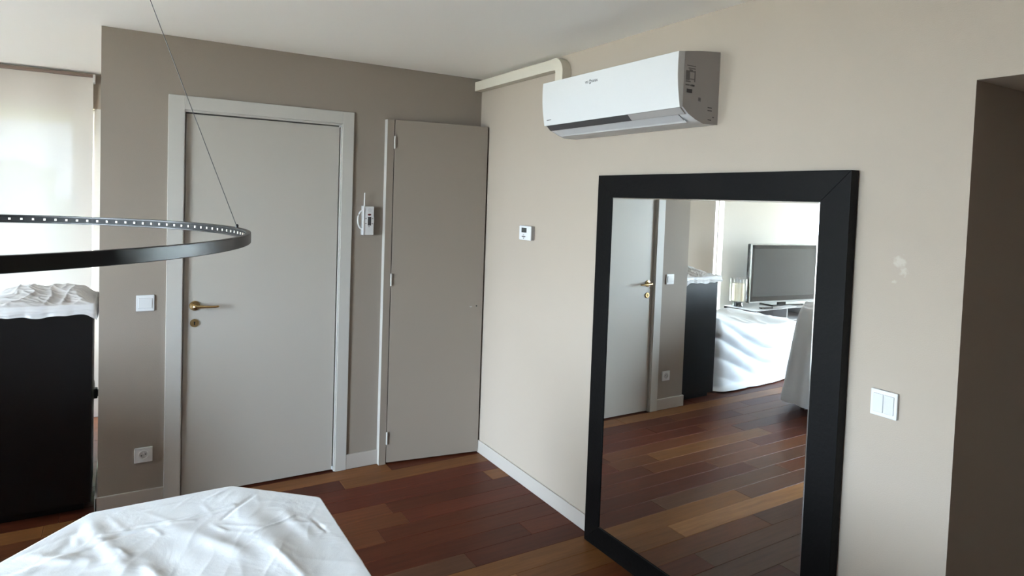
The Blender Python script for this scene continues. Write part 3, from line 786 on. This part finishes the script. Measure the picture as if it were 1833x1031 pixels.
def drape(name, poly, c, topz, wr, zb, flare, pleat, freq, m, NA=320, NT=46, ND=34, seed=0., rnd_=.02, spread=0.0, hem=None):
    """cloth over a flat outline: wrinkled top, rounded edge, pleated skirt"""
    verts, faces = [], []
    # angular samples denser than uniform: distribute along the outline length
    per = []
    for i in range(len(poly)):
        p, q = Vector(poly[i]), Vector(poly[(i + 1) % len(poly)]); per.append((q - p).length)
    tot = sum(per); angs = []; bpts = []
    for k in range(NA):
        s = tot * k / NA; i = 0
        while s > per[i]: s -= per[i]; i += 1
        p, q = Vector(poly[i]), Vector(poly[(i + 1) % len(poly)]); bpts.append(p.lerp(q, s / per[i]))
    # smooth the outline a little
    for _ in range(2): bpts = [(bpts[k - 1] + bpts[k] * 2 + bpts[(k + 1) % NA]) / 4 for k in range(NA)]
    cv = Vector(c)
    verts.append((c[0], c[1], topz(c[0], c[1]) + wr(c[0], c[1], 0)))
    rows = []
    for j in range(1, NT + 1):
        t = (j / NT) ** .9; row = []
        for k in range(NA):
            p = cv.lerp(bpts[k], t); row.append(len(verts))
            verts.append((p.x, p.y, topz(p.x, p.y) + wr(p.x, p.y, t)))
        rows.append(row)
    for j in range(1, ND + 1):
        t = j / ND; row = []
        for k in range(NA):
            nrm = (bpts[(k + 1) % NA] - bpts[k - 1]); nrm = Vector((nrm.y, -nrm.x)).normalized()
            if nrm.dot(bpts[k] - cv) < 0: nrm = -nrm
            e = 1 - exp(-t * ND * .35)
            s_ = tot * k / NA
            ph = noise.noise(Vector((s_ * 1.7, seed, 0))) * 5
            ft = t ** .8
            pl = pleat * ft * (sin(s_ * freq + ph + .8 * t) + .55 * sin(s_ * freq * 2.13 + ph * 1.7 + 1.1))
            out = rnd_ * e + flare * t ** 1.2 + pl + .010 * noise.noise(Vector((s_ * 5, t * 6, seed + 3))) * ft
            z0 = topz(bpts[k].x, bpts[k].y) + wr(bpts[k].x, bpts[k].y, 1)
            zbot = zb + (hem(s_ / tot) if hem else 0)
            tt = (t - .02) if t > .02 else t * .2
            zz = z0 + (zbot - z0) * tt
            if spread and zz < .035: out += spread * (1 - max(0, zz) / .035) * (.6 + .4 * sin(s_ * 3 + seed)); zz = max(.006 + .008 * abs(noise.noise(Vector((s_ * 4, t * 30, seed)))), zz)
            q = bpts[k] + nrm * out
            row.append(len(verts)); verts.append((q.x, q.y, zz))
        rows.append(row)
    for k in range(NA): faces.append((0, rows[0][k], rows[0][(k + 1) % NA]))
    for j in range(len(rows) - 1):
        for k in range(NA): faces.append((rows[j][k], rows[j + 1][k], rows[j + 1][(k + 1) % NA], rows[j][(k + 1) % NA]))
    me = bpy.data.meshes.new(name); me.from_pydata(verts, [], faces); me.update()
    o = link(name, me, m, None, True)
    return o

# ------------------------------------------------------------------ table under its dust sheet (foreground)
def table():
    Z = .752
    poly = [(-2.045, -1.722), (-1.700, -1.714), (-1.492, -1.900), (-1.490, -2.78), (-1.70, -2.96), (-2.03, -2.96), (-2.235, -2.78), (-2.232, -1.925)]
    inner = [(-1.865 + (x + 1.865) * .93, -2.34 + (y + 2.34) * .96) for x, y in poly]
    r = empty('table', (-1.865, -2.34, 0)); tag(r, 'octagonal table hidden under the white dust sheet in the foreground', 'table')
    inv = Matrix.Translation((1.865, 2.34, 0))
    o = done('table_top', prism(bmesh.new(), inner, 'z', .70, .735, bev=.004), 'wood_leg', r, True); o.matrix_parent_inverse = inv
    for x, y in ((-2.08, -1.95), (-1.64, -1.95), (-1.64, -2.72), (-2.08, -2.72)):
        o = bx('leg', 'wood_leg', r, x - .03, x + .03, y - .03, y + .03, 0, .70, bev=.004); o.matrix_parent_inverse = inv
    ridges = [((-2.017, -1.871), (-1.868, -1.879), .007, .008), ((-1.868, -1.879), (-1.715, -1.846), .007, .008), ((-2.02, -1.886), (-1.72, -1.864), .006, -.004),
              ((-2.056, -1.76), (-2.016, -1.899), .022, .010), ((-2.016, -1.899), (-1.968, -2.059), .020, .012), ((-1.981, -1.962), (-1.964, -2.012), .008, .008),
              ((-1.698, -1.876), (-1.657, -2.096), .040, .012), ((-1.657, -2.096), (-1.628, -2.256), .036, .014), ((-1.663, -2.126), (-1.623, -2.273), .010, .008),
              ((-2.125, -1.958), (-2.077, -1.974), .010, .012), ((-2.19, -1.99), (-2.05, -1.93), .012, .010), ((-1.927, -2.071), (-1.906, -2.130), .014, .010),
              ((-1.873, -1.891), (-1.783, -2.020), .03, .008), ((-1.783, -2.02), (-1.723, -2.137), .022, .009), ((-2.16, -1.90), (-2.04, -1.99), .016, .009),
              ((-2.06, -1.78), (-2.10, -1.92), .014, -.006), ((-1.90, -2.02), (-1.86, -2.16), .03, -.008), ((-1.60, -1.95), (-1.57, -2.1), .015, .006)]
    NA, NT = 600, 150
    o = drape('dust_sheet', poly, (-1.865, -2.34), lambda x, y: Z + .004, lambda x, y, t: 0.0, .16, .03, .022, 26, 'dust_sheet_cloth', NA=NA, NT=NT, ND=30, seed=2., rnd_=.010)
    n = len(o.data.vertices); co = np.empty(n * 3); o.data.vertices.foreach_get('co', co); co = co.reshape(-1, 3)
    k = 1 + NA * NT; X, Y = co[:k, 0], co[:k, 1]
    T = np.zeros(k); T[1:] = np.repeat((np.arange(1, NT + 1) / NT) ** .9, NA)
    E_ = np.minimum(1, (1 - T) * 9 + .10)
    hgt = np.zeros(k)
    rn = random.Random(5)
    cre = []
    for i in range(46):                      # short sharp creases
        x, y, a_, L = rn.uniform(-2.2, -1.52), rn.uniform(-2.45, -1.74), rn.choice([rn.gauss(-.95, .35), rn.gauss(.35, .4)]), rn.uniform(.04, .16)
        cre.append(((x, y), (x + L * cos(a_), y + L * sin(a_)), rn.uniform(.004, .009), rn.uniform(.0008, .0026) * rn.choice([1, 1, -1])))
    for (a_, b_, w, h_) in [(p, q, w, .42 * h) for p, q, w, h in ridges] + cre:
        dx, dy = b_[0] - a_[0], b_[1] - a_[1]; t = ((X - a_[0]) * dx + (Y - a_[1]) * dy) / (dx * dx + dy * dy)
        tc = np.clip(t, 0, 1); d = np.hypot(X - a_[0] - dx * tc, Y - a_[1] - dy * tc)
        hgt += h_ * np.exp(-(d / w) ** 2) * (.35 + .65 * np.sin(np.pi * np.clip(.12 + .76 * tc, 0, 1)))
    hgt += np.array([.005 * noise.noise(Vector((x * 4, y * 4, 3.1))) + .0012 * ridged(x, y, 9, 1.3, .9, .4) + .0008 * ridged(x, y, 19, 5.2, -.5, .4) for x, y in zip(X, Y)])
    co[:k, 2] += hgt * E_
    o.data.vertices.foreach_set('co', co.ravel()); o.data.update()
    tag(o, 'white cotton dust sheet spread over the foreground table', 'dust sheet', 'dust sheets')
table()

# ------------------------------------------------------------------ dark cabinet and its plastic cover
def cabinet():
    x0, x1, y0, y1, zt = -2.498, -2.097, .050, .440, .992
    r = empty('cabinet', (-2.29, .25, 0)); tag(r, 'tall narrow black-brown cabinet beside the end of the back wall', 'cabinet')
    inv = Matrix.Translation((2.29, -.25, 0))
    def add(name, *a, bev=.002):
        o = bx(name, 'wenge', r, *a, bev=bev); o.matrix_parent_inverse = inv; return o
    add('side_panel', x0, x0 + .02, y0 + .020, y1, .045, zt - .02); add('side_panel', x1 - .02, x1, y0 + .020, y1, .045, zt - .02)
    add('top_panel', x0, x1, y0 + .020, y1, zt - .02, zt); add('bottom_panel', x0 + .02, x1 - .02, y0 + .020, y1, .045, .065); add('back_panel', x0 + .02, x1 - .02, y1 - .008, y1, .065, zt - .02, bev=0)
    add('cabinet_door', x0 + .001, x1 - .001, y0, y0 + .018, .047, zt - .001)
    add('plinth', x0 + .012, x1 - .03, y0 + .05, y1 - .02, 0, .045)
    poly = [(-2.515, .028), (-2.084, .028), (-2.080, .455), (-2.515, .455)]
    def tz(x, y):
        u = (x + 2.3) / .21; v = (y - .24) / .21
        dome = max(0, 1 - abs(u) ** 4) * max(0, 1 - abs(v) ** 3)
        return 1.040 + .012 * dome + .045 * max(0, min(1, (y - .05) / .3)) * dome
    def wr(x, y, t):
        e = min(1, (1 - t) * 5 + .25)
        return e * (.012 * ridged(x, y, 6, 8.1, .3, .5) + .008 * ridged(x, y, 13, 2.2, -.4, .4) + .005 * ridged(x, y, 29, 6.2, .8, .4) + .012 * noise.noise(Vector((x * 8, y * 8, 2))))
    o = drape('plastic_sheet', poly, (-2.30, .24), tz, wr, .990, .004, .003, 60, 'plastic_film', NA=260, NT=60, ND=14, seed=5., rnd_=.006, hem=lambda s: .004 * sin(s * 40) + .003 * sin(s * 93) - .028 * exp(-((s - .262) / .02) ** 2))
    tag(o, 'crumpled translucent plastic sheet lying on the black cabinet', 'plastic sheet')
    # adapter with cable hanging behind the cabinet
    a = empty('power_adapter', (-2.085, .50, .44)); tag(a, 'small black adapter with thin cable behind the cabinet edge', 'adapter')
    inv = Matrix.Translation((2.085, -.50, -.44))
    for nm, args in (('adapter_body', (-2.108, -2.082, .485, .525, .445, .500)), ('adapter_plug', (-2.084, XL - .0002, .492, .518, .455, .490))):
        o = bx(nm, 'cable_black', a, *args, bev=.004); o.matrix_parent_inverse = inv
    b = bmesh.new(); tube(b, [(-2.095, .505, .498), (-2.098, .50, .54), (-2.105, .49, .57), (-2.122, .47, .565), (-2.15, .452, .53), (-2.16, .452, .2), (-2.15, .46, .006)], .0018, 8)
    o = done('cable', b, 'cable_black', a, True); o.matrix_parent_inverse = inv
cabinet()

# ------------------------------------------------------------------ things seen only in the mirror
def seating():
    # low armchair under a sheet, in front of the television bench
    a = empty('armchair', (-3.3, .62, 0)); tag(a, 'low armchair hidden under the white sheet in front of the television', 'armchair')
    inv = Matrix.Translation((3.3, -.62, 0))
    for nm, args in (('seat', (-3.85, -2.78, .30, .92, .12, .42)), ('armrest', (-2.86, -2.70, .28, .92, .12, .58)), ('armrest', (-3.94, -3.80, .28, .92, .12, .40)), ('backrest', (-3.85, -2.80, .80, .95, .12, .52))):
        o = bx(nm, 'wenge', a, *args, bev=.02); o.matrix_parent_inverse = inv
    for x, y in ((-2.78, .36), (-3.86, .36), (-2.78, .86), (-3.86, .86)):
        o = bx('leg', 'wood_leg', a, x - .025, x + .025, y - .025, y + .025, 0, .12, bev=.004); o.matrix_parent_inverse = inv
    poly = [(-4.00, .26), (-3.72, .22), (-2.72, .20), (-2.64, .26), (-2.64, .96), (-2.74, 1.00), (-3.95, 1.00), (-4.02, .94)]
    def tz(x, y):
        u = (x + 2.64) / -1.38
        z = .655 - .15 * min(1, max(0, u)) ** .8 - .035 * sin(pi * min(1, max(0, u)))
        return z + .03 * exp(-((x + 3.75) / .15) ** 2)
    def wr(x, y, t):
        return .012 * ridged(x, y, 5, 2.5, .5, .4) + .010 * noise.noise(Vector((x * 5, y * 5, 7)))
    o = drape('dust_sheet', poly, (-3.3, .6), tz, wr, 0.0, .035, .007, 11, 'dust_sheet_cloth', NA=420, NT=40, ND=60, seed=11., rnd_=.02, spread=.10)
    # sweeping folds across the front of the skirt
    for v in o.data.vertices:
        if v.co.y < .26 and v.co.z < .62:
            u = (v.co.x + 2.64) / -1.38; zt_ = tz(v.co.x, .25); t = (zt_ - v.co.z) / zt_
            ph = t * 1.15 - .95 * u * (1.25 - .75 * u) + .05 * sin(u * 9)
            f = abs(sin(ph * 10.5)) ** .7
            v.co.y -= .075 * (f - .5) * min(1, t * 5) * max(0, 1 - t) ** .6 * (.35 + .65 * sin(pi * min(1, max(0, u * 1.3))))
    tag(o, 'white dust sheet draped to the floor over the armchair, seen in the mirror', 'dust sheet', 'dust sheets')
    # dining chair under a sheet
    ch = empty('chair', (-3.12, -.68, 0), 0); tag(ch, 'chair hidden under the tall white sheet at the right of the reflection', 'chair')
    inv = Matrix.Translation((3.12, .68, 0))
    o = bx('seat', 'wood_leg', ch, -3.36, -2.90, -.90, -.46, .42, .46, bev=.01); o.matrix_parent_inverse = inv
    o = bx('backrest', 'wood_leg', ch, -3.34, -2.92, -.54, -.50, .50, .82, bev=.01); o.matrix_parent_inverse = inv
    for x, y in ((-3.33, -.52), (-2.93, -.52), (-3.33, -.87), (-2.93, -.87)):
        o = bx('leg', 'wood_leg', ch, x - .02, x + .02, y - .02, y + .02, 0, .50 if y > -.6 else .42, bev=.003); o.matrix_parent_inverse = inv
    poly = [(-3.40, -.50), (-2.98, -.46), (-2.86, -.52), (-2.84, -.88), (-2.92, -.96), (-3.34, -.96), (-3.42, -.90)]
    o = drape('dust_sheet', poly, (-3.12, -.7), lambda x, y: .855, lambda x, y, t: .03 * noise.noise(Vector((x * 6, y * 6, 1))) + .02 * ridged(x, y, 8, 1, .2, .6), .01, .075, .024, 22, 'dust_sheet_cloth', NA=320, NT=26, ND=40, seed=21., rnd_=.045, hem=lambda s: .03 * (1 + sin(s * 25)))
    tag(o, 'white dust sheet hanging in folds over the chair, seen in the mirror', 'dust sheet', 'dust sheets')
seating()

def television():
    t = empty('tv_bench', (-5.1, 1.3, 0)); tag(t, 'low television bench with dark end panel and pale front', 'tv bench')
    inv = Matrix.Translation((5.1, -1.3, 0))
    def add(nm, m, *a, bev=.002):
        o = bx(nm, m, t, *a, bev=bev); o.matrix_parent_inverse = inv; return o
    add('end_panel', 'wenge', -4.385, -4.36, 1.09, 1.52, 0, .452); add('end_panel', 'wenge', -6.185, -6.16, 1.09, 1.52, 0, .452)
    add('top_panel', 'bench_white', -6.185, -4.36, 1.085, 1.525, .452, .460)
    add('carcass', 'wenge', -6.16, -4.385, 1.13, 1.515, .05, .30); add('shelf', 'bench_white', -6.16, -4.385, 1.10, 1.515, .30, .318)
    for x0, x1 in ((-4.97, -4.39), (-5.57, -4.98), (-6.155, -5.58)): add('drawer_front', 'bench_white', x0, x1, 1.10, 1.128, .06, .296)
    add('back_panel', 'bench_white', -6.16, -4.385, 1.505, 1.515, .318, .452, bev=0)
    for x in (-4.985, -5.585): add('divider', 'bench_white', x, x + .018, 1.10, 1.505, .318, .452)
    # television
    v = empty('television', (-5.16, 1.30, .46), radians(-173)); tag(v, 'large flat television with silver-edged black frame on the bench', 'television')
    # local: x to the viewer's right as seen from the back; front faces +y local (rotated to -y world)
    Wt, z0, z1 = 1.14, .035, .745
    bx('shell', 'tv_bezel', v, -Wt / 2, Wt / 2, -.045, .012, z0, z1, bev=.012)
    b = bmesh.new()
    for a in ((-Wt / 2, Wt / 2, .005, .020, z1 - .014, z1), (-Wt / 2, Wt / 2, .005, .020, z0, z0 + .020), (-Wt / 2, -Wt / 2 + .014, .005, .020, z0, z1), (Wt / 2 - .014, Wt / 2, .005, .020, z0, z1)): box(b, *a, bev=.003)
    done('silver_trim', b, 'tv_silver', v, True)
    b = bmesh.new()
    for a in ((-Wt / 2 + .014, Wt / 2 - .014, .008, .017, z1 - .055, z1 - .014), (-Wt / 2 + .014, Wt / 2 - .014, .008, .017, z0 + .020, z0 + .075), (-Wt / 2 + .014, -Wt / 2 + .05, .008, .017, z0 + .02, z1 - .014), (Wt / 2 - .05, Wt / 2 - .014, .008, .017, z0 + .02, z1 - .014)): box(b, *a)
    done('bezel', b, 'tv_bezel', v)
    bx('screen', 'tv_screen', v, -Wt / 2 + .045, Wt / 2 - .045, .006, .013, z0 + .07, z1 - .05)
    b = bmesh.new(); box(b, -.06, .06, -.035, .0, .012, z0 + .05, bev=.004); box(b, -.26, .26, -.12, .10, .0005, .014, bev=.005); done('stand', b, 'tv_bezel', v, True)
    # hurricane candle holder
    h = empty('candle_holder', (-4.475, 1.42, .46)); tag(h, 'clear glass hurricane holder with dark foot left of the television', 'candle holder')
    b = bmesh.new(); lathe(b, [(.062, .0005), (.064, .006), (.056, .02), (.054, .048), (.064, .056), (0, .056)], (0, 0, 0), 'z', 28); done('foot', b, 'tv_bezel', h, True)
    b = bmesh.new(); lathe(b, [(.100, .060), (.104, .075), (.104, .33), (.101, .33), (.101, .076), (.097, .064)], (0, 0, 0), 'z', 36)
    done('glass_cylinder', b, 'clear_glass', h, True)
    b = bmesh.new(); lathe(b, [(.10, .057), (.10, .063), (0, .063)], (0, 0, 0), 'z', 32); done('glass_base', b, 'clear_glass', h, True)
    c = empty('candle', (-4.475, 1.42, .5235)); tag(c, 'thick cream pillar candle inside the glass holder', 'candle')
    b = bmesh.new(); lathe(b, [(.068, 0), (.070, .004), (.070, .200), (.064, .207), (.04, .198), (0, .192)], (0, 0, 0), 'z', 30); done('wax', b, 'candle_wax', c, True)
    b = bmesh.new(); tube(b, [(0, 0, .190), (.001, 0, .205), (.004, 0, .214)], .0018, 6); done('wick', b, 'cable_black', c)
    # loose things on the bench
    o = empty('remote_control', (-4.66, 1.16, .4602), radians(8)); tag(o, 'slim black remote control lying on the bench by the candle', 'remote')
    bx('body', 'tv_bezel', o, -.09, .09, -.022, .022, 0, .016, bev=.004)
    b = bmesh.new()
    for i in range(5):
        for j in (-.010, 0, .010): lathe(b, [(.003, .0158), (.003, .0172), (0, .0172)], (-.06 + i * .022, j, 0), 'z', 8)
    done('buttons', b, 'light_grey_plastic', o)
    o = empty('magazine', (-5.02, 1.15, .4602), radians(-6)); tag(o, 'white magazine lying open on the bench under the television', 'magazine')
    b = bmesh.new(); box(b, -.15, .15, -.052, .055, 0, .004); done('pages', b, 'paper', o)
    b = bmesh.new(); box(b, -.152, .152, -.053, .056, .0042, .0054); done('cover', b, 'paper', o)
    o = empty('letter_tray', (-5.62, 1.145, .4602)); tag(o, 'flat dark tray on the bench at the right under the television', 'tray')
    b = bmesh.new(); box(b, -.13, .13, -.06, .06, 0, .006); 
    for a in ((-.13, .13, -.06, -.054, .006, .022), (-.13, .13, .054, .06, .006, .022), (-.13, -.124, -.054, .054, .006, .022), (.124, .13, -.054, .054, .006, .022)): box(b, *a)
    done('shell', b, 'tv_bezel', o)
television()
